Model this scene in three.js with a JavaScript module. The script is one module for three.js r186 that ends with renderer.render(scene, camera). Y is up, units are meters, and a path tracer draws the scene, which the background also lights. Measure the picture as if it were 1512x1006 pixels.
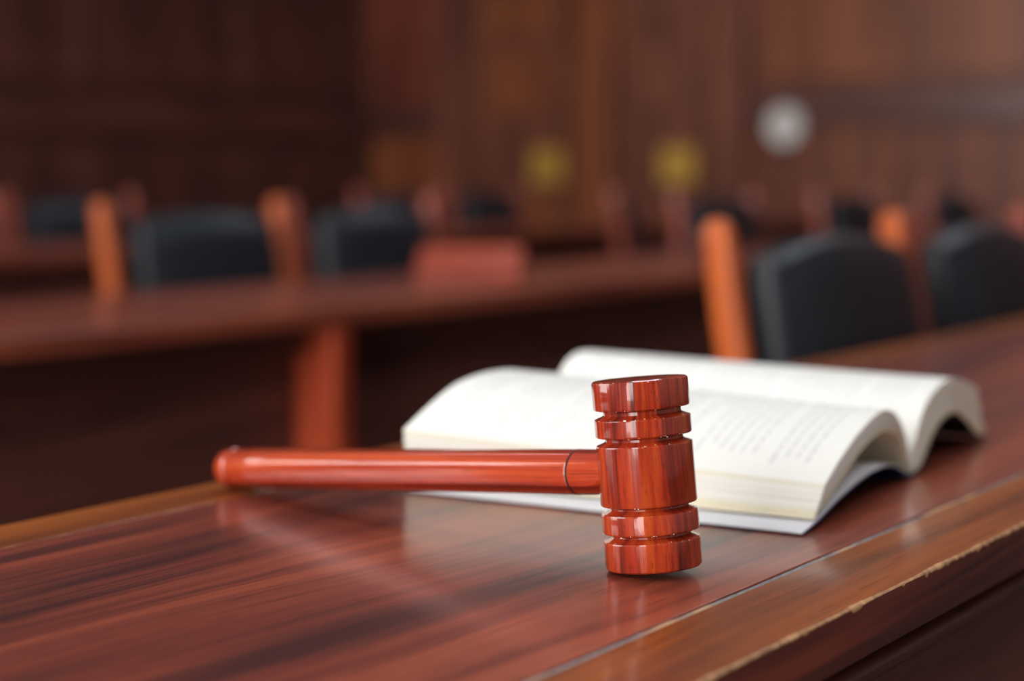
import * as THREE from 'three';
import { RoundedBoxGeometry } from 'three/addons/geometries/RoundedBoxGeometry.js';
import { mergeGeometries, toCreasedNormals } from 'three/addons/utils/BufferGeometryUtils.js';
import { RectAreaLightUniformsLib } from 'three/addons/lights/RectAreaLightUniformsLib.js';

// ---------------------------------------------------------------- camera, light, exposure
// World: x runs along the rows of desks, -z across the rows into the room, y up, metres.
// Depths across the rows are written as t (= -z), distances along the rows as s (= x).
const DESK = 0.76;                                  // height of the desk tops
const CAM_H = 0.1966, F = 2500, HORIZON = 258, AZ = THREE.MathUtils.degToRad(35.684);
const scene = new THREE.Scene();
scene.background = new THREE.Color(0.75, 0.82, 0.9);
const camera = new THREE.PerspectiveCamera(2 * Math.atan(503 / F) * 180 / Math.PI, 1512 / 1006, 0.02, 60);
camera.filmGauge = 35;
camera.position.set(0, DESK + CAM_H, 0);
{
  const p = Math.atan((503 - HORIZON) / F);
  camera.lookAt(Math.cos(p) * Math.cos(AZ), DESK + CAM_H - Math.sin(p), -Math.cos(p) * Math.sin(AZ));
}
camera.focus = 0.822;
camera.userData.fStop = 3.1;
const renderer = new THREE.WebGLRenderer({ antialias: true });
renderer.toneMapping = THREE.LinearToneMapping;
renderer.toneMappingExposure = 0.9;
renderer.shadowMap.enabled = true;
RectAreaLightUniformsLib.init();
const WINDOW_LIGHT = 8.5, WINDOW_COLOR = new THREE.Color(1.0, 0.98, 0.955);
const CEILING_LIGHT = 6.5, CEILING_COLOR = new THREE.Color(0.80, 0.90, 1.0);

// ---------------------------------------------------------------- helpers
let seed = 12345;
const rnd = () => { seed = (seed * 1664525 + 1013904223) >>> 0; return seed / 4294967296; };
const taken = new Map();
function numbered(name) {
  const n = taken.get(name) || 0; taken.set(name, n + 1);
  return n ? `${name}_${String(n).padStart(3, '0')}` : name;
}
function thing(name, label, category, pos = [0, 0, 0], turn = 0, group) {
  const o = new THREE.Group(); o.name = numbered(name); scene.add(o);
  o.position.set(...pos); o.rotation.y = turn;
  o.userData = { label, category }; if (group) o.userData.group = group;
  return o;
}
function structure(name, label, category) {
  const o = new THREE.Group(); o.name = name; scene.add(o);
  o.userData = { label, category, kind: 'structure' };
  return o;
}
function part(name, geo, mat, parent, label) {
  const m = new THREE.Mesh(geo, mat); m.name = name; m.castShadow = m.receiveShadow = true;
  if (label) m.userData.label = label;
  parent.add(m); return m;
}
// uv in metres, u along the grain axis
function grainUV(geo, axis = 'x', off = [0, 0]) {
  const p = geo.attributes.position, n = geo.attributes.normal, uv = new Float32Array(p.count * 2);
  const ai = 'xyz'.indexOf(axis);
  for (let i = 0; i < p.count; i++) {
    const c = [p.getX(i), p.getY(i), p.getZ(i)], m = [Math.abs(n.getX(i)), Math.abs(n.getY(i)), Math.abs(n.getZ(i))];
    const d = m.indexOf(Math.max(...m));
    let u, v;
    if (d === ai) { u = c[(ai + 1) % 3]; v = c[(ai + 2) % 3]; }
    else { u = c[ai]; v = c[3 - ai - d]; }
    uv[2 * i] = u + off[0]; uv[2 * i + 1] = v + off[1];
  }
  geo.setAttribute('uv', new THREE.BufferAttribute(uv, 2));
  return geo;
}
// box given by its min / max corners, in the parent's space
function box(x0, x1, y0, y1, z0, z1, r = 0.002, axis = 'x', off) {
  const g = r > 0 ? new RoundedBoxGeometry(x1 - x0, y1 - y0, z1 - z0, 2, Math.min(r, (x1 - x0) / 2.01, (y1 - y0) / 2.01, (z1 - z0) / 2.01))
    : new THREE.BoxGeometry(x1 - x0, y1 - y0, z1 - z0);
  g.translate((x0 + x1) / 2, (y0 + y1) / 2, (z0 + z1) / 2);
  return grainUV(g, axis, off || [rnd() * 2, rnd() * 2]);
}
// noise
const perm = new Uint8Array(512); { for (let i = 0; i < 256; i++) perm[i] = i; for (let i = 255; i > 0; i--) { const j = Math.floor(rnd() * (i + 1)); [perm[i], perm[j]] = [perm[j], perm[i]]; } for (let i = 0; i < 256; i++) perm[i + 256] = perm[i]; }
function vnoise(x, y, px, py) {                       // tileable value noise with periods px, py
  const xi = Math.floor(x), yi = Math.floor(y), fx = x - xi, fy = y - yi, sx = fx * fx * (3 - 2 * fx), sy = fy * fy * (3 - 2 * fy);
  const h = (a, b) => perm[perm[((a % px) + px) % px & 255] + (((b % py) + py) % py & 255)] / 255;
  const a = h(xi, yi), b = h(xi + 1, yi), c = h(xi, yi + 1), d = h(xi + 1, yi + 1);
  return a + (b - a) * sx + (c - a) * sy + (a - b - c + d) * sx * sy;
}
const mix = (a, b, t) => a + (b - a) * t, clamp = (x, a = 0, b = 1) => Math.min(b, Math.max(a, x));
const sm = (a, b, x) => { x = clamp((x - a) / (b - a)); return x * x * (3 - 2 * x); };
const lin2s = c => 255 * (c <= 0.0031308 ? 12.92 * c : 1.055 * Math.pow(c, 1 / 2.4) - 0.055);
// wood: w x h texels for su x sv metres; colours are linear
function woodTexture({ w = 512, h = 512, su = 1, sv = 0.5, dark, mid, light, bands = 9, fine = 90, contrast = 1, sway = 0.8, ex }) {
  const d = new Uint8Array(w * h * 4), b = new Uint8Array(w * h * 4);
  for (let y = 0; y < h; y++) for (let x = 0; x < w; x++) {
    const u = x / w, v = y / h;
    const warp = (vnoise(u * 3, v * 4, 3, 4) - 0.5) * 0.10 + (vnoise(u * 7, v * 9, 7, 9) - 0.5) * 0.03;
    const vv = v + warp * sway;
    const s1 = vnoise(u * 2 + 5, vv * bands, 2, bands), s2 = vnoise(u * 5 + 1, vv * bands * 4, 5, bands * 4), s3 = vnoise(u * 9, vv * fine, 9, fine);
    const pore = vnoise(u * 40, v * fine * 2.6, 40, Math.round(fine * 2.6));
    let k = clamp(0.5 + ((s1 - 0.5) * 1.1 + (s2 - 0.5) * 0.65 + (s3 - 0.5) * 0.42) * contrast);
    const pr = sm(0.72, 0.95, pore) * 0.35;
    const i = 4 * (y * w + x);
    for (let c = 0; c < 3; c++) {
      let q = k < 0.5 ? mix(dark[c], mid[c], k * 2) : mix(mid[c], light[c], k * 2 - 1);
      q *= 1 - pr;
        d[i + c] = clamp(Math.round(lin2s(q)), 0, 255);
      b[i + c] = clamp(Math.round(150 + (s3 - 0.5) * 70 - pr * 180), 0, 255);
    }
    d[i + 3] = b[i + 3] = 255;
    if (ex) ex(u, v, d, b, i);
  }
  const mk = (a, srgb) => { const t = new THREE.DataTexture(a, w, h); t.wrapS = t.wrapT = THREE.RepeatWrapping; t.magFilter = THREE.LinearFilter; t.minFilter = THREE.LinearMipmapLinearFilter; t.generateMipmaps = true; if (srgb) t.colorSpace = THREE.SRGBColorSpace; t.repeat.set(1 / su, 1 / sv); t.needsUpdate = true; return t; };
  return { map: mk(d, true), bumpMap: mk(b, false) };
}
const lacquer = (tex, rough, coat, coatRough, bump = 0.0001) => new THREE.MeshPhysicalMaterial({ ...tex, bumpScale: bump, roughness: rough, specularIntensity: 0.35, clearcoat: coat, clearcoatRoughness: coatRough });

// ---------------------------------------------------------------- materials
const texTop = woodTexture({ w: 2048, h: 1024, su: 1.1, sv: 0.55, dark: [0.060, 0.014, 0.012], mid: [0.185, 0.036, 0.022], light: [0.330, 0.072, 0.034], bands: 11, fine: 190, contrast: 1.08 });
const texStrip = woodTexture({ w: 1024, h: 512, su: 0.9, sv: 0.3, dark: [0.13, 0.028, 0.006], mid: [0.27, 0.066, 0.010], light: [0.39, 0.108, 0.015], bands: 6, fine: 110, contrast: 0.9 });
const texGavel = woodTexture({ w: 1024, h: 1024, su: 0.16, sv: 0.12, dark: [0.12, 0.010, 0.005], mid: [0.33, 0.027, 0.008], light: [0.48, 0.065, 0.012], bands: 16, fine: 120, contrast: 0.95, sway: 0.25 });
const texDark = woodTexture({ w: 512, h: 512, su: 1.4, sv: 0.6, dark: [0.060, 0.022, 0.018], mid: [0.105, 0.034, 0.026], light: [0.15, 0.048, 0.034], bands: 8, fine: 80 });
const texRed = woodTexture({ w: 512, h: 512, su: 1.2, sv: 0.5, dark: [0.10, 0.022, 0.014], mid: [0.20, 0.042, 0.024], light: [0.30, 0.070, 0.034], bands: 8, fine: 80 });
const texOrange = woodTexture({ w: 512, h: 512, su: 0.8, sv: 0.3, dark: [0.40, 0.075, 0.012], mid: [0.60, 0.120, 0.018], light: [0.70, 0.165, 0.024], bands: 5, fine: 60 });
const texWall = woodTexture({ w: 512, h: 512, su: 2.0, sv: 1.0, dark: [0.115, 0.034, 0.020], mid: [0.195, 0.058, 0.032], light: [0.27, 0.082, 0.045], bands: 8, fine: 70 });
const texWallWarm = woodTexture({ w: 512, h: 512, su: 2.0, sv: 1.0, dark: [0.17, 0.044, 0.016], mid: [0.26, 0.068, 0.024], light: [0.34, 0.096, 0.034], bands: 8, fine: 70 });
const M = {
  top: lacquer(texTop, 0.5, 0.7, 0.17, 0.00006),
  strip: lacquer(texStrip, 0.5, 0.55, 0.12, 0.00005),
  gavel: lacquer(texGavel, 0.45, 1, 0.10, 0.00003),
  handle: lacquer(woodTexture({ w: 1024, h: 512, su: 0.5, sv: 0.074, dark: [0.17, 0.013, 0.006], mid: [0.35, 0.030, 0.009], light: [0.48, 0.062, 0.012], bands: 10, fine: 60, contrast: 0.95, sway: 0.3 }), 0.45, 1, 0.06, 0.00002),
  dark: lacquer(texDark, 0.5, 0.5, 0.25),
  red: lacquer(texRed, 0.5, 0.6, 0.2),
  upright: lacquer(woodTexture({ w: 256, h: 256, su: 0.8, sv: 0.3, dark: [0.22, 0.030, 0.012], mid: [0.40, 0.055, 0.020], light: [0.50, 0.08, 0.03], bands: 5, fine: 40 }), 0.5, 0.4, 0.2),
  post: lacquer(texOrange, 0.5, 0.6, 0.2),
  postShaded: lacquer(woodTexture({ w: 256, h: 256, su: 0.8, sv: 0.3, dark: [0.22, 0.042, 0.026], mid: [0.36, 0.068, 0.040], light: [0.44, 0.095, 0.052], bands: 5, fine: 40 }), 0.5, 0.8, 0.15),  // post wood darkened and reddened: shade put into the colour
  wall: lacquer(texWall, 0.55, 0.5, 0.32),
  wallWarm: lacquer(texWallWarm, 0.55, 0.5, 0.32),
  leather: new THREE.MeshPhysicalMaterial({ color: new THREE.Color(0.011, 0.014, 0.020), roughness: 0.36, specularIntensity: 0.55 }),
  brass: new THREE.MeshStandardMaterial({ color: new THREE.Color(0.70, 0.40, 0.07), metalness: 0.5, roughness: 0.45 }),
  white: new THREE.MeshStandardMaterial({ color: new THREE.Color(0.86, 0.82, 0.78), roughness: 0.6 }),
  plaster: new THREE.MeshStandardMaterial({ color: new THREE.Color(0.42, 0.36, 0.30), roughness: 0.9 }),
  paint: new THREE.MeshStandardMaterial({ color: new THREE.Color(0.52, 0.48, 0.45), roughness: 0.85 }),
  carpet: new THREE.MeshStandardMaterial({ color: new THREE.Color(0.055, 0.028, 0.024), roughness: 0.95 }),
  metal: new THREE.MeshStandardMaterial({ color: new THREE.Color(0.7, 0.7, 0.7), metalness: 0.8, roughness: 0.4 }),
  frame: new THREE.MeshStandardMaterial({ color: new THREE.Color(0.55, 0.52, 0.48), roughness: 0.6 }),
  pane: new THREE.MeshStandardMaterial({ color: new THREE.Color(0.7, 0.7, 0.7), roughness: 0.6, emissive: WINDOW_COLOR, emissiveIntensity: 1.6 }),
  diffuser: new THREE.MeshStandardMaterial({ color: new THREE.Color(0.8, 0.8, 0.8), roughness: 0.6, emissive: CEILING_COLOR, emissiveIntensity: 1.6 }),
  raw: new THREE.MeshStandardMaterial({ color: 0xffffff, vertexColors: true, roughness: 0.75 }),
};

// ---------------------------------------------------------------- the room
const S0 = -2.6, S1 = 9.0, T0 = -2.8, T1 = 7.7, CEIL = 4.7;
{
  const fl = structure('floor', 'dark brown carpeted floor of the courtroom', 'floor');
  part('carpet', box(S0 - 0.2, S1 + 0.2, -0.1, 0, -T1 - 0.2, -T0 + 0.2, 0), M.carpet, fl);
  const ce = structure('ceiling', 'pale plaster ceiling', 'ceiling');
  part('plaster', box(S0 - 0.2, S1 + 0.2, CEIL, CEIL + 0.15, -T1 - 0.2, -T0 + 0.2, 0), M.plaster, ce);
  const wn = structure('wall_near', 'pale painted wall behind the front desk', 'wall');  // unseen wall, made pale and set close to bounce light onto front faces
  part('wall_surface', box(S0 - 0.2, S1 + 0.2, 0, CEIL, -T0, -T0 + 0.2, 0), M.paint, wn);

  // left wall (across the rows): dark raised panels above and below a rail
  const wl = structure('wall_left', 'dark mahogany panelled wall behind the rows of chairs', 'wall');
  part('wall_surface', box(S0 - 0.2, S1 + 0.2, 0, CEIL, -T1 - 0.2, -T1, 0), M.dark, wl);
  part('rail', box(S0, S1, 1.20, 1.38, -T1 - 0.001, -T1 + 0.05, 0.01), M.dark, wl);
  part('skirting', box(S0, S1, 0, 0.18, -T1 - 0.001, -T1 + 0.03, 0.006), M.dark, wl);
  for (let k = 0; k < 9; k++) {
    const a = S0 + 0.12 + k * 1.28;
    part('panel', box(a, a + 1.08, 1.5, 3.0, -T1 - 0.001, -T1 + 0.022, 0.006, 'y'), M.dark, wl);
    part('panel', box(a, a + 1.08, 3.15, 4.5, -T1 - 0.001, -T1 + 0.022, 0.006, 'y'), M.dark, wl);
    part('panel', box(a, a + 1.08, 0.28, 1.1, -T1 - 0.001, -T1 + 0.022, 0.006, 'y'), M.dark, wl);
  }
  // far wall (end of the rows)
  const wf = structure('wall_far', 'brown wood panelled wall with a dark rail and narrow boards below it', 'wall');
  part('wall_surface', box(S1, S1 + 0.2, 0, CEIL, -T1 - 0.2, -T0 + 0.2, 0, 'y'), M.wall, wf);
  part('rail', box(S1 - 0.05, S1 + 0.001, 1.24, 1.42, -4.72, -T0, 0.01, 'z'), M.dark, wf);
  for (let k = 0; k < 28; k++) {
    const t = 4.70 - k * 0.088;
    part('board', box(S1 - 0.018, S1 + 0.001, 0.15, 1.24, -t, -t + 0.082, 0.004, 'y'), k % 3 ? M.wall : M.wallWarm, wf);
  }
  for (const [t0, t1] of [[4.64, 3.72], [3.62, 2.70], [2.60, 1.68]])
    part('panel', box(S1 - 0.03, S1 + 0.001, 1.5, 4.3, -t0, -t1, 0.012, 'y'), M.wallWarm, wf);
  // corner panel, between the left wall and the doors
  part('panel', box(S1 - 0.03, S1 + 0.001, 1.42, 4.3, -7.6, -7.04, 0.012, 'y'), M.red, wf);
  part('panel', box(S1 - 0.03, S1 + 0.001, 0.2, 1.2, -7.6, -7.04, 0.012, 'y'), M.wallWarm, wf);
  part('rail', box(S1 - 0.05, S1 + 0.001, 1.24, 1.40, -7.68, -7.02, 0.01, 'z'), M.dark, wf);
  const tr = structure('trim_1', 'tall wooden door frame with pilasters in the far wall', 'trim');
  for (const [a, b, m, d] of [[7.0, 6.76, M.wall, 0.08], [5.97, 5.66, M.wallWarm, 0.10], [4.97, 4.74, M.wall, 0.08]])
    part('pilaster', box(S1 - d, S1 + 0.001, 0, 3.2, -a, -b, 0.012, 'y'), m, tr);
  part('lintel', box(S1 - 0.08, S1 + 0.001, 2.35, 2.7, -6.75, -4.98, 0.01, 'z'), M.wall, tr);
  [[6.74, 5.99, 6.15], [5.64, 5.02, 5.19]].forEach(([a, b, tp], k) => {
    const d = structure(`door_${k + 1}`, k ? 'wooden door with a brass plate, next to the round white clock' : 'wooden door with a brass plate, nearer the dark left wall', 'door');
    part('door_leaf', box(S1 - 0.04, S1 + 0.001, 0.01, 2.34, -a, -b, 0.006, 'y'), M.wall, d);
    const w = a - b;
    for (const [y0, y1] of [[0.2, 0.85], [1.35, 1.75], [1.85, 2.2]])
      part('door_panel', box(S1 - 0.06, S1 - 0.035, y0, y1, -a + 0.1, -b - 0.1, 0.01, 'y'), k ? M.wall : M.wallWarm, d);
    part('door_plate', box(S1 - 0.075, S1 - 0.035, 0.90, 1.12, -tp - 0.12, -tp + 0.12, 0.006, 'y'), M.brass, d, 'square brass plate');
  });
  // window wall behind the camera's left: four tall bright windows
  const ww = structure('wall_window', 'wall with tall windows that light the room', 'wall');
  const wins = [[-0.3, 1.8, 0.35, 4.2], [4.5, 7.3, 1.1, 3.7]];
  let prev = T0 - 0.2;
  for (const [a, b] of [...wins, [T1 + 0.2, 0]]) { part('wall_surface', box(S0 - 0.2, S0, 0, CEIL, -a, -prev, 0, 'y'), M.wall, ww); prev = b; }
  wins.forEach(([a, b, Y0, Y1], k) => {
    part('wall_surface', box(S0 - 0.2, S0, 0, Y0, -b, -a, 0, 'y'), M.wall, ww);
    part('wall_surface', box(S0 - 0.2, S0, Y1, CEIL, -b, -a, 0, 'y'), M.wall, ww);
    const w = structure(`window_${k + 1}`, 'tall frosted window in the wall behind the desk', 'window');
    part('frosted_pane', box(S0 - 0.12, S0 - 0.10, Y0, Y1, -b, -a, 0, 'y'), M.pane, w);
    for (const [y0, y1] of [[Y0, Y0 + 0.05], [Y1 - 0.05, Y1]]) part('frame_rail', box(S0 - 0.09, S0 - 0.03, y0, y1, -b, -a, 0.004, 'z'), M.frame, w);
    for (const t of [a + 0.03, b - 0.03]) part('frame_stile', box(S0 - 0.09, S0 - 0.03, Y0 + 0.05, Y1 - 0.05, -t - 0.025, -t + 0.025, 0.004, 'y'), M.frame, w);
    const L = new THREE.RectAreaLight(WINDOW_COLOR, WINDOW_LIGHT, b - a - 0.1, Y1 - Y0 - 0.1);
    L.position.set(S0 - 0.095, (Y0 + Y1) / 2, -(a + b) / 2); L.name = 'window_light';
    scene.add(L); L.lookAt(S0 + 5, (Y0 + Y1) / 2, -(a + b) / 2);
  });
  for (const [s, t] of [[2.0, 5.0], [1.6, 1.8], [4.8, 2.9], [1.6, -1.2], [4.6, -1.2], [7.3, 1.6]]) {  // unseen panels, some of them added to brighten the near and far walls
    const p = thing('ceiling_light', 'unseen square ceiling light panel in the plaster ceiling', 'ceiling light', [s, CEIL, -t], 0, 'ceiling light panels');
    part('frame', box(-0.62, 0.62, -0.05, 0, -0.62, 0.62, 0.005), M.metal, p);
    part('diffuser', box(-0.58, 0.58, -0.056, -0.045, -0.58, 0.58, 0.002), M.diffuser, p);
    const L = new THREE.RectAreaLight(CEILING_COLOR, CEILING_LIGHT, 1.16, 1.16); L.name = 'ceiling_panel_light';
    L.position.set(s, CEIL - 0.06, -t); scene.add(L); L.lookAt(s, 0, -t);
  }
}

// ---------------------------------------------------------------- the front desk
const FT0 = 0.316, FG = 0.3712, BG = 0.7335, BT = 0.782, DS0 = 0.14, DS1 = 4.6;
function ribbon(rows, close = false) {               // rows: arrays of [x,y,z,r,g,b], one row per station
  const n = rows[0].length, P = [], C = [], I = [];
  for (const r of rows) for (const q of r) { P.push(q[0], q[1], q[2]); C.push(q[3], q[4], q[5]); }
  for (let i = 0; i + 1 < rows.length; i++) for (let j = 0; j + 1 < n; j++) { const a = i * n + j; I.push(a, a + n, a + 1, a + 1, a + n, a + n + 1); }
  const g = new THREE.BufferGeometry();
  g.setAttribute('position', new THREE.Float32BufferAttribute(P, 3)); g.setAttribute('color', new THREE.Float32BufferAttribute(C, 3));
  g.setIndex(I); g.computeVertexNormals(); return g;
}
{
  const d = thing('wooden_desk', 'long lacquered mahogany desk with worn edges carrying the gavel and the open book', 'desk', [0, 0, 0]);
  const G = 0.0016;
  part('desk_top', box(DS0, DS1, DESK - 0.027, DESK, -BG + G, -FG - G, 0.0008, 'x', [0.3, 0.12]), M.top, d);
  part('front_edging', box(DS0, DS1, DESK - 0.027, DESK - 0.0002, -FG + G, -FT0, 0.0012, 'x', [0.2, 0.05]), M.strip, d, 'lighter orange-brown edging strip');
  part('edge_facing', box(DS0, DS1, DESK - 0.0268, DESK - 0.0016, -FT0 - 0.001, -FT0 + 0.0006, 0.0003, 'x', [0.45, 0.33]), M.top, d, 'separate darker face of the desk edge');  // thin strip over the front of the edging, darker than the edging
  part('rear_edging', box(DS0, DS1, DESK - 0.027, DESK - 0.0002, -BT, -BG - G, 0.0012, 'x', [0.7, 0.15]), M.strip, d, 'lighter orange-brown edging strip');
  // filler in the two joints: grey dust and bare wood
  for (const [t, sd] of [[FG, 3], [BG, 9]]) {
    const rows = [];
    for (let s = 0.2; s < 2.4; s += 0.0035) {
      const n = vnoise(s * 60, sd, 256, 256), n2 = vnoise(s * 240, sd + 4, 256, 256), n3 = vnoise(s * 17, sd + 7, 256, 256);
      const k = sm(0.62, 0.85, n3 * 0.7 + n * 0.4), g = 0.10 + 0.13 * n2 + 0.08 * n;
      const col = [mix(g * 1.0, 0.5, k), mix(g * 0.94, 0.30, k), mix(g * 0.97, 0.17, k)];
      const y = DESK - 0.0006 - 0.0004 * n2, wv = 0.0017 + 0.0007 * n;
      rows.push([[s, y - 0.0003, -t - wv, ...col], [s, y + 0.0003 * n, -t, ...col], [s, y, -t + wv, ...col]]);
    }
    part('joint_filler', ribbon(rows), M.raw, d, 'dusty grey joint filler');
  }
  // worn arris: bare splintered wood along the front edge
  {
    const rows = [];
    for (let s = 0.3; s < 2.0; s += 0.0012) {
      const n = vnoise(s * 45, 1, 256, 256), n2 = vnoise(s * 320, 5, 256, 256), n3 = vnoise(s * 11, 8, 256, 256), n4 = vnoise(s * 140, 11, 256, 256);
      const a = 0.0004 + 0.0010 * sm(0.25, 0.8, n) * (0.5 + n2), b = 0.0003 + 0.0011 * sm(0.3, 0.85, n3 * 0.5 + n * 0.5) * (0.4 + n2) + 0.0014 * sm(0.7, 0.9, n4);
      const g = 0.55 + 0.6 * n2, col = [0.58 * g, 0.31 * g, 0.15 * g], col2 = [0.42 * g, 0.18 * g, 0.07 * g];
      const e = 0.00012;
      rows.push([[s, DESK - 0.0002 + e * 0.5, -FT0 - a, ...col2], [s, DESK - 0.0002 + e * 2 * n4, -FT0 - a * 0.45, ...col], [s, DESK - 0.0007 - 0.0005 * n2, -FT0 + 0.0005 + e, ...col], [s, DESK - 0.0008 - b, -FT0 + 0.0006 + e, ...col2]]);
    }
    part('worn_edge', ribbon(rows), M.raw, d, 'bare splintered wood along the front edge');
  }
  // moulding and front panel below the edging
  part('moulding', box(DS0 + 0.02, DS1 - 0.02, DESK - 0.043, DESK - 0.0265, -FT0 - 0.06, -FT0 - 0.022, 0.006), M.dark, d);
  part('moulding', box(DS0 + 0.02, DS1 - 0.02, DESK - 0.054, DESK - 0.0425, -FT0 - 0.06, -FT0 - 0.014, 0.005), M.dark, d);
  part('front_panel', box(DS0 + 0.02, DS1 - 0.02, 0.02, DESK - 0.0535, -FT0 - 0.05, -FT0 - 0.024, 0.002), M.dark, d);
  for (const s of [DS0 + 0.02, 1.5, DS1 - 0.06]) part('side_panel', box(s, s + 0.03, 0.0, DESK - 0.0265, -BT + 0.05, -FT0 - 0.049, 0.002, 'y'), M.dark, d);
}

// ---------------------------------------------------------------- the gavel
{
  const r = 0.024, H = 0.0941, L = 0.3365;
  const g = thing('gavel', 'glossy red-brown wooden gavel standing on its head with its handle end on the desk', 'gavel');
  const hd = new THREE.Vector3(0.1152, -0.1098, -0.9873).normalize();
  const up = new THREE.Vector3(0.0127, 0.994, -0.1091); up.addScaledVector(hd, -up.dot(hd)).normalize();
  const m = new THREE.Matrix4().makeBasis(hd, up, new THREE.Vector3().crossVectors(hd, up));
  m.setPosition(0.7119, DESK + 0.0027, -0.4243);
  m.decompose(g.position, g.quaternion, g.scale);
  // head profile, heights from the bottom
  const P = [[0, 0], [r - 0.0022, 0], [r - 0.0010, 0.0003], [r - 0.0003, 0.001], [r, 0.0022]];
  const groove = (lo, hi) => {                       // lo: rim of the ring below, hi: underside of the ring above
    P.push([r, lo - 0.0008], [r - 0.0003, lo - 0.0002], [r - 0.0010, lo + 0.0001], [r - 0.0040, lo + 0.0012], [r - 0.0046, lo + 0.0018], [r - 0.0046, hi - 0.0009], [r - 0.0040, hi - 0.0004], [r - 0.0010, hi], [r - 0.0003, hi + 0.0003], [r, hi + 0.0010]);
  };
  groove(0.0148, 0.0183); groove(0.0285, 0.0320); groove(0.0622, 0.0660); groove(0.0752, 0.0795);
  P.push([r, H - 0.0016], [r - 0.0004, H - 0.0006], [r - 0.0012, H - 0.0001], [r - 0.0022, H], [0, H]);
  const latheUV = (geo, rad, n) => {                 // u along the axis, v round it, in metres
    const uv = geo.attributes.uv, p = geo.attributes.position;
    for (let i = 0; i < uv.count; i++) uv.setXY(i, p.getY(i) + 0.3, uv.getX(i) * 2 * Math.PI * rad);
    return geo;
  };
  let geo = latheUV(new THREE.LatheGeometry(P.map(q => new THREE.Vector2(q[0], q[1])), 96, Math.PI), r);
  const head = part('head', toCreasedNormals(geo, 0.5), M.gavel, g);
  // bare chips on the ring edges
  const chips = [];
  const hcol = [[0.62, 0.42, 0.28], [0.75, 0.66, 0.56], [0.5, 0.26, 0.12]];
  for (const y of [0.0148, 0.0183, 0.0285, 0.0320, 0.0622, 0.0660, 0.0752, 0.0795, 0.0935]) for (let k = 0; k < 26; k++) {
    const a = rnd() * Math.PI * 2, s = 0.00009 + 0.00018 * rnd() * rnd(), q = new THREE.IcosahedronGeometry(1, 0);
    q.scale(s * (1 + 3 * rnd()), s * (0.8 + 1.0 * rnd()), s * 0.6); q.rotateY(-a + Math.PI / 2);
    q.translate(Math.cos(a) * (r - 0.0002), y + (rnd() - 0.5) * 0.0010, Math.sin(a) * (r - 0.0002));
    const c = hcol[Math.floor(rnd() * 3)], C = new Float32Array(q.attributes.position.count * 3); for (let i = 0; i < C.length; i++) C[i] = c[i % 3];
    q.setAttribute('color', new THREE.BufferAttribute(C, 3)); chips.push(q);
  }
  const ch = part('worn_chips', mergeGeometries(chips), M.raw, head, 'tiny bare chips along the turned rings'); ch.userData.kind = 'stuff';
  // handle, lathed along y and laid along x
  const g0 = 0.0435, Q = [[0.0100, 0.010], [0.0104, 0.0215], [0.0112, 0.026], [0.01155, 0.031], [0.0117, g0 - 0.0012], [0.0114, g0 - 0.0006], [0.0106, g0], [0.0114, g0 + 0.0006], [0.0117, g0 + 0.0012],
    [0.0118, 0.10], [0.0120, 0.20], [0.0123, 0.30], [0.0124, L - 0.0165], [0.0120, L - 0.0155], [0.0107, L - 0.0145], [0.0107, L - 0.0135], [0.0120, L - 0.0125], [0.0125, L - 0.0115], [0.0124, L - 0.006], [0.0117, L - 0.0032], [0.0104, L - 0.0013], [0.0085, L - 0.0003], [0.006, L], [0, L + 0.0003]];
  geo = latheUV(new THREE.LatheGeometry(Q.map(q => new THREE.Vector2(q[0], q[1])), 64), 0.0118);
  geo = toCreasedNormals(geo, 0.6); geo.rotateZ(-Math.PI / 2); geo.translate(0, H / 2, 0);
  const handle = part('handle', geo, M.handle, g);
  const ring = new THREE.TorusGeometry(0.0110, 0.0008, 8, 48); ring.rotateY(Math.PI / 2); ring.translate(g0, H / 2, 0);
  part('groove_line', ring, new THREE.MeshStandardMaterial({ color: new THREE.Color(0.02, 0.008, 0.006), roughness: 0.7 }), handle, 'dark turned groove');
}

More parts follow.
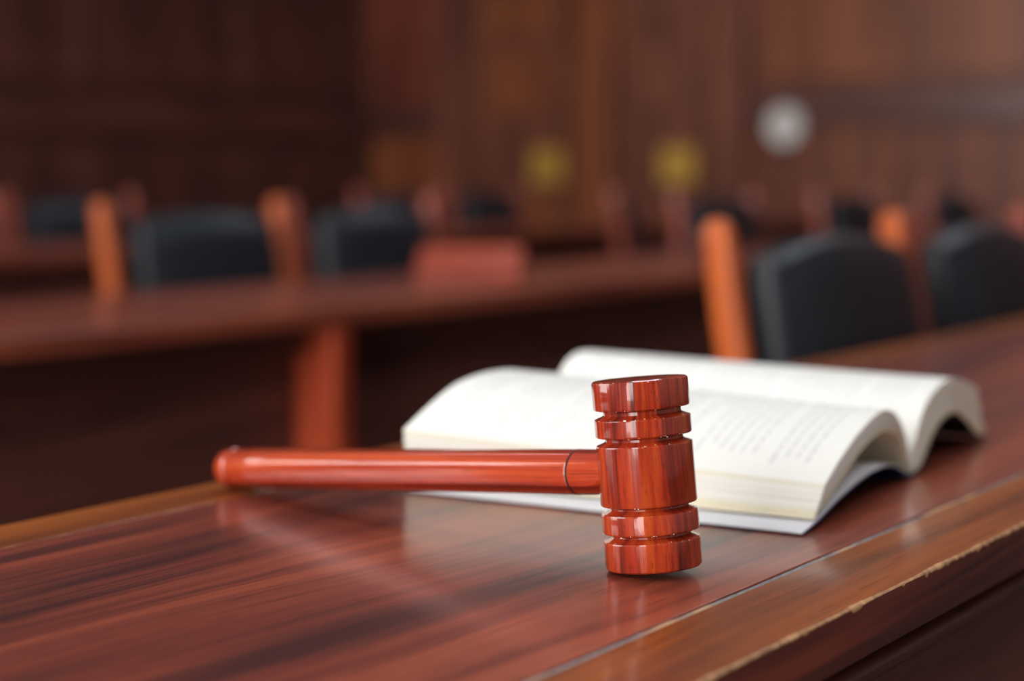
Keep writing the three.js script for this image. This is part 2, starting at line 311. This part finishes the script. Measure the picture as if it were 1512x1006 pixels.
// ---------------------------------------------------------------- the open book
{
  const b = thing('open_book', 'thick open softcover book with cream pages lying face up behind the gavel', 'book', [1.0358, DESK + 0.0004, -0.424], THREE.MathUtils.degToRad(6));
  // local: x across the pages (from the near fore-edge to the far one), -z along the spine; profiles in mm at the near end (a) and the other end (b)
  const LEN = 0.268;
  const curve = pts => new THREE.CatmullRomCurve3(pts.map(p => new THREE.Vector3(p[0] / 1000, p[1] / 1000, 0)), false, 'centripetal');
  const sample = (pts, n) => { const c = curve(pts); return Array.from({ length: n }, (_, i) => { const v = c.getPointAt(i / (n - 1)); return [v.x, v.y]; }); };
  const N = 34;
  const near = {
    topA: [[-4, 6], [-9, 16], [-15, 30], [-33, 44.5], [-61, 51.5], [-107, 44.5], [-143, 33], [-168, 22.5]],
    botA: [[-4, 2.5], [-11, 12], [-20, 24], [-35, 33], [-62, 38], [-97, 34], [-130, 24], [-160, 13.5], [-186, 5.4]],
    topB: [[-4, 8], [-7, 26], [-14, 44], [-40, 58], [-85, 62.5], [-130, 59], [-165, 48], [-192, 37.5]],
    botB: [[-4, 2.5], [-11, 12], [-20, 24], [-35, 33], [-62, 38], [-97, 34], [-130, 24], [-160, 13.5], [-190, 5.4]],
  };
  const far = {
    topA: [[3, 6], [8, 23], [26, 42], [58, 52.5], [92, 55], [130, 49], [162, 41]],
    botA: [[3, 2.5], [20, 4], [44, 19], [69, 28.5], [104, 30], [135, 20], [162, 8], [188, 2.2]],
    topB: [[3, 8], [8, 34], [20, 54], [42, 63.5], [85, 61], [130, 52], [164, 42]],
    botB: [[3, 2.5], [20, 4], [44, 19], [69, 28.5], [104, 30], [135, 20], [162, 8], [188, 2.2]],
  };
  const NZ = 7;
  // slab between two profile functions; f(i, k) with k in 0..1 along the spine returns [x, y]
  function slab(fTop, fBot, z0 = 0, z1 = LEN) {
    const P = [], U = [], I = [];
    const put = (x, y, z, u, v) => { P.push(x, y, -z); U.push(u, v); return P.length / 3 - 1; };
    const grid = (rows) => { const w = rows[0].length, base = P.length / 3; for (const r of rows) for (const q of r) put(...q); for (let i = 0; i + 1 < rows.length; i++) for (let j = 0; j + 1 < w; j++) { const a = base + i * w + j; I.push(a, a + 1, a + w, a + 1, a + w + 1, a + w); } };
    const rowsT = [], rowsB = [], eg = [], en = [[], []], ef = [[], []];
    for (let k = 0; k <= NZ; k++) {
      const q = k / NZ, z = z0 + (z1 - z0) * q, rt = [], rb = [];
      for (let i = 0; i < N; i++) { const a = fTop(i, q), c = fBot(i, q); rt.push([a[0], a[1], z, i / (N - 1), q]); rb.push([c[0], c[1], z, i / (N - 1), q]); if (k === 0) { en[0].push([a[0], a[1], z, 0, 0]); en[1].push([c[0], c[1], z, 0, 0]); } if (k === NZ) { ef[0].push([a[0], a[1], z, 0, 0]); ef[1].push([c[0], c[1], z, 0, 0]); } }
      rowsT.push(rt); rowsB.push(rb); eg.push([rt[N - 1].slice(), rb[N - 1].slice()]);
    }
    grid(rowsT); grid(rowsB); grid(eg); grid(en); grid(ef);
    const g = new THREE.BufferGeometry();
    g.setAttribute('position', new THREE.Float32BufferAttribute(P, 3)); g.setAttribute('uv', new THREE.Float32BufferAttribute(U, 2)); g.setIndex(I); g.computeVertexNormals();
    return g;
  }
  const paper = (r, g, bb) => new THREE.MeshStandardMaterial({ color: new THREE.Color(r, g, bb), roughness: 0.85 });
  const tones = [paper(0.80, 0.79, 0.74), paper(0.78, 0.76, 0.66), paper(0.82, 0.81, 0.77), paper(0.78, 0.75, 0.63), paper(0.83, 0.82, 0.79)];
  const buff = paper(0.80, 0.75, 0.57);
  // print on the open pages: rows of small grey word-like strokes, too fine to read
  function printed(flip) {
    const c = document.createElement('canvas'); c.width = 768; c.height = 1024;
    const x = c.getContext('2d'); x.fillStyle = 'rgb(238,238,233)'; x.fillRect(0, 0, 768, 1024);
    x.fillStyle = 'rgb(192,193,196)';
    for (let row = 0; row < 36; row++) {
      if (row % 9 === 4) continue;
      const y = 60 + row * 25.5; let px = 95 + (row % 6 === 0 ? 40 : 0);
      const end = row % 7 === 3 ? 430 : 660;
      while (px < end) { const w = 14 + 46 * rnd(); for (let q = 0; q < w; q += 7) x.fillRect(px + q, y + 2 * rnd(), 3.4, 7 + 3 * rnd()); px += w + 12; }
    }
    const t = new THREE.CanvasTexture(c); t.colorSpace = THREE.SRGBColorSpace; t.magFilter = THREE.LinearFilter;
    return new THREE.MeshStandardMaterial({ map: t, roughness: 0.85 });
  }
  for (const [side, pr] of [[-1, near], [1, far]]) {
    const tA = sample(pr.topA, N), bA = sample(pr.botA, N), tB = sample(pr.topB, N), bB = sample(pr.botB, N);
    const at = (d, i, q) => { const a = [mix(tA[i][0], bA[i][0], d), mix(tA[i][1], bA[i][1], d)], c = [mix(tB[i][0], bB[i][0], d), mix(tB[i][1], bB[i][1], d)]; const e = q * q * (3 - 2 * q) * 0.5 + q * 0.5; return [mix(a[0], c[0], e), mix(a[1], c[1], e)]; };
    const K = 22;
    for (let k = 0; k < K; k++) {
      const d0 = k / K, d1 = (k + 0.985) / K, j = (rnd() - 0.5) * 0.0009, j2 = (rnd() - 0.5) * 0.0009, jx = (rnd() - 0.5) * 0.0012;
      const sh = (f, i) => { const w = i / (N - 1); return [f[0] + side * jx * w * w, f[1]]; };
      const m = k === 0 ? printed(side) : k > 16 ? buff : k < 4 ? tones[1 + 2 * (k & 1)] : tones[Math.floor(rnd() * tones.length)];
      part('page_section', slab((i, q) => sh(at(d0, i, q), i), (i, q) => sh(at(d1, i, q), i), j, LEN + j2), m, b);
    }
  }
  // cover and end sheets of the near half, lifted off the desk in a low arch
  const cs = sample([[-2, 1.9], [-9, 4], [-18, 7.2], [-45, 15.0], [-86, 17.0], [-142, 11.2], [-180, 4.4], [-206, 1.2]], N);
  const off = (dy) => (i) => [cs[i][0], Math.max(cs[i][1] + dy, 0.0002 + dy * 0.3 + 0.0008)];
  part('end_sheet', slab(off(0.0002), off(-0.0004), -0.0005, LEN + 0.0005), paper(0.80, 0.80, 0.83), b, 'white end sheet inside the cover');
  part('cover', slab(off(-0.00045), off(-0.0010), -0.001, LEN + 0.001), new THREE.MeshStandardMaterial({ color: new THREE.Color(0.012, 0.055, 0.16), roughness: 0.4 }), b, 'dark blue cover');
  const cf = sample([[2, 1.8], [20, 3.2], [44, 18.0], [69, 27.5], [104, 29], [135, 19], [162, 7], [190, 1.0]], N);
  part('cover', slab(i => [cf[i][0], cf[i][1] - 0.0001], i => [cf[i][0], Math.max(cf[i][1] - 0.0008, 0.0001)], -0.001, LEN + 0.001), new THREE.MeshStandardMaterial({ color: new THREE.Color(0.010, 0.012, 0.016), roughness: 0.5 }), b, 'dark cover');
  part('spine', box(-0.006, 0.006, 0, 0.0024, -LEN - 0.001, 0.001, 0.0006), new THREE.MeshStandardMaterial({ color: new THREE.Color(0.012, 0.055, 0.16), roughness: 0.4 }), b);
}

// ---------------------------------------------------------------- the desks behind
function farDesk(label, s0, s1, t0, t1, posts, mat) {
  const d = thing('wooden_desk', label, 'desk');
  part('desk_top', box(s0, s1, DESK - 0.03, DESK, -t1, -t0, 0.004), mat, d);
  part('front_panel', box(s0 + 0.02, s1 - 0.02, 0, DESK - 0.0295, -t0 - 0.11, -t0 - 0.085, 0.002), M.dark, d);
  part('moulding', box(s0 + 0.01, s1 - 0.01, DESK - 0.075, DESK - 0.0295, -t0 - 0.09, -t0 - 0.055, 0.008), M.dark, d);
  part('plinth', box(s0 + 0.01, s1 - 0.01, 0, 0.1, -t0 - 0.09, -t0 - 0.07, 0.004), M.dark, d);
  for (const s of posts) part('pilaster', box(s, s + 0.042, 0, DESK - 0.0295, -t0 - 0.10, -t0 - 0.005, 0.006, 'y'), M.upright, d, 'reddish upright on the front of the desk');
  for (const s of [s0 + 0.02, s1 - 0.05]) part('side_panel', box(s, s + 0.03, 0, DESK - 0.0295, -t1 + 0.04, -t0 - 0.109, 0.002, 'y'), M.dark, d);
  return d;
}
farDesk('long mahogany desk across the aisle, with the small reddish box on it', -0.5, 7.4, 1.70, 2.16, [1.913, 4.6], M.red);
farDesk('mahogany desk in the furthest row, partly hidden by the black chairs', 1.8, 8.0, 3.45, 3.95, [4.0], M.red);
{
  const l = thing('document_box', 'small reddish wooden box with a sloping lid on the desk across the aisle', 'box', [2.55, DESK, -1.93], THREE.MathUtils.degToRad(32));
  const sh = new THREE.Shape([[-0.05, 0], [0.05, 0], [0.05, 0.052], [-0.05, 0.010]].map(q => new THREE.Vector2(...q)));
  const g = new THREE.ExtrudeGeometry(sh, { depth: 0.19, bevelEnabled: true, bevelSize: 0.003, bevelThickness: 0.003, bevelSegments: 2 });
  g.translate(0, 0.003, -0.095); grainUV(g, 'z');
  part('body', g, M.upright, l);
}

// ---------------------------------------------------------------- chairs
function bentPost(pts, w, dpt) {                       // rectangular bar with rounded edges through points [y, z]
  const sec = []; const rr = Math.min(w, dpt) * 0.28;
  for (const [cx, cy, a0] of [[w / 2 - rr, dpt / 2 - rr, 0], [-w / 2 + rr, dpt / 2 - rr, 1], [-w / 2 + rr, -dpt / 2 + rr, 2], [w / 2 - rr, -dpt / 2 + rr, 3]])
    for (let k = 0; k < 3; k++) { const a = (a0 + k / 2) * Math.PI / 2; sec.push([cx + rr * Math.cos(a), cy + rr * Math.sin(a)]); }
  const c = new THREE.CatmullRomCurve3(pts.map(p => new THREE.Vector3(0, p[0], p[1])), false, 'centripetal');
  const n = 18, P = [], I = [], m = sec.length;
  for (let i = 0; i <= n + 3; i++) {
    const q = Math.min(i / n, 1), v = c.getPointAt(q), tan = c.getTangentAt(q);
    const ty = tan.y, tz = tan.z, cap = i > n ? [0.82, 0.5, 0.02][i - n - 1] : 1, lift = i > n ? [0.008, 0.014, 0.016][i - n - 1] : 0;
    for (const s of sec) P.push(s[0] * cap, v.y + lift * ty - s[1] * tz * cap, v.z + lift * tz + s[1] * ty * cap);
  }
  for (let i = 0; i < n + 3; i++) for (let j = 0; j < m; j++) { const a = i * m + j, b2 = i * m + (j + 1) % m; I.push(a, a + m, b2, b2, a + m, b2 + m); }
  const g = new THREE.BufferGeometry(); g.setAttribute('position', new THREE.Float32BufferAttribute(P, 3)); g.setIndex(I); g.computeVertexNormals();
  return grainUV(g, 'y');
}
function cushion(w, h, d, arch, bulge) {               // padded panel: x width, y height, z thickness, arched top
  const g = new THREE.BoxGeometry(w, h, d, 18, 14, 4), p = g.attributes.position;
  for (let i = 0; i < p.count; i++) {
    let x = p.getX(i) / (w / 2), y = p.getY(i) / (h / 2), z = p.getZ(i) / (d / 2);
    const e = Math.pow(1 - Math.pow(Math.abs(x), 6), 1) * (1 - Math.pow(Math.abs(y), 6));
    const rz = Math.sqrt(Math.max(0, e)) * 0.4 + 0.6, rx = 1 - 0.05 * Math.pow(Math.abs(z), 3), ry = 1 - 0.06 * Math.pow(Math.abs(z), 3);
    const X = x * rx * (w / 2) * (1 - 0.04 * Math.pow(Math.max(0, y), 4));
    const Y = y * ry * (h / 2) + arch * (1 - x * x) * (y + 1) / 2;
    const Z = z * rz * d / 2 + (z > 0 ? bulge * (1 - x * x) * (1 - y * y) * z : 0);
    p.setXYZ(i, X, Y, Z);
  }
  const g2 = g; g2.deleteAttribute('uv'); g2.computeVertexNormals(); return grainUV(g2, 'x');
}
function makeChair() {                                 // faces +z, back plane at z = 0 at desk height
  const t = new THREE.Group();
  const P = 0.25, lean = 0.17;
  const zAt = y => -(y - DESK) * lean;
  for (const s of [-1, 1]) {
    const g = bentPost([[0, -0.05], [0.25, 0.03], [0.45, zAt(0.45)], [0.65, zAt(0.65)], [0.89, zAt(0.89)]], 0.027, 0.038);
    g.translate(s * P, 0, -0.01); part('back_post', g, M.post, t);
    part('front_leg', box(s * P - 0.0135, s * P + 0.0135, 0, 0.44, 0.40, 0.445, 0.008, 'y'), M.post, t);
    part('armrest', box(s * P - 0.014, s * P + 0.014, 0.64, 0.67, zAt(0.65) - 0.01, 0.36, 0.012, 'z'), M.post, t);
    part('arm_support', box(s * P - 0.0125, s * P + 0.0125, 0.43, 0.645, 0.28, 0.32, 0.008, 'y'), M.post, t);
    part('side_rail', box(s * P - 0.0125, s * P + 0.0125, 0.36, 0.43, 0.04, 0.41, 0.006, 'z'), M.post, t);
  }
  part('front_rail', box(-P + 0.02, P - 0.02, 0.36, 0.43, 0.405, 0.435, 0.006), M.post, t);
  part('rear_rail', box(-P + 0.02, P - 0.02, 0.36, 0.43, 0.02, 0.05, 0.006), M.post, t);
  const seat = cushion(0.455, 0.08, 0.42, 0, 0); seat.translate(0, 0.468, 0.23); part('seat', seat, M.leather, t, 'black leather seat');
  const back = cushion(0.405, 0.36, 0.085, 0.022, 0.012); back.rotateX(-Math.atan(lean)); back.translate(0, 0.682, 0.008 + zAt(0.682)); part('backrest', back, M.leather, t, 'black padded leather backrest');
  return t;
}
const proto = makeChair();
const protoShaded = proto.clone(); protoShaded.traverse(o => { if (o.isMesh && o.material === M.post) o.material = M.postShaded; });  // same chair, posts coloured as if standing in shade
function chair(label, s, t, turn = 0, group, red = false) {  // red picks the chair with shade coloured into its posts
  const c = (red ? protoShaded : proto).clone(); c.name = numbered('leather_armchair'); c.position.set(s, 0, -t); c.rotation.y = turn;
  c.userData = { label, category: 'chair' }; if (group) c.userData.group = group; scene.add(c); return c;
}
chair('black leather chair with an orange post, at the front desk behind the book', 1.985, 0.92);
chair('black leather chair at the front desk, beside the one behind the book', 2.528, 0.925, 0, null, true);
chair('black leather chair with an orange post at the desk across the aisle', 2.515, 2.6);
chair('black leather chair at the desk across the aisle, next to the small reddish box', 3.056, 2.6, 0, null, true);
chair('black leather chair at the desk across the aisle, in front of the doors', 4.77, 2.6, 0, null, true);
chair('black leather chair at the desk across the aisle, below the round white clock', 5.75, 2.6, 0, null, true);
chair('black leather chair at the far end of the desk across the aisle', 6.75, 2.6, 0, null, true);
[[3.05, 'black leather chair at the near end of the furthest row'], [3.60, 'second black leather chair from the near end of the furthest row'],
  [5.25, 'black leather chair in the furthest row, straight behind the small reddish box'], [5.82, 'black leather chair in the furthest row, nearest the doors']]
  .forEach(([s, l], k) => chair(l, s, 4.3, 0, 'chairs of the furthest row', true));
chair('black leather chair turned sideways between the two rear desks', 5.12, 3.2, 0.57, null, true);

// ---------------------------------------------------------------- round white clock on the far wall
{
  const c = thing('wall_clock', 'small round white wall clock on the far wall beside the doors', 'clock', [S1 - 0.031, 1.24, -4.48]);
  const rim = new THREE.TorusGeometry(0.10, 0.012, 10, 48); rim.rotateY(Math.PI / 2); rim.translate(-0.025, 0, 0); part('rim', rim, M.white, c);
  const f = new THREE.CylinderGeometry(0.10, 0.10, 0.05, 48); f.rotateZ(Math.PI / 2); f.translate(0.005, 0, 0); part('dial', f, M.white, c);
}
renderer.render(scene, camera);
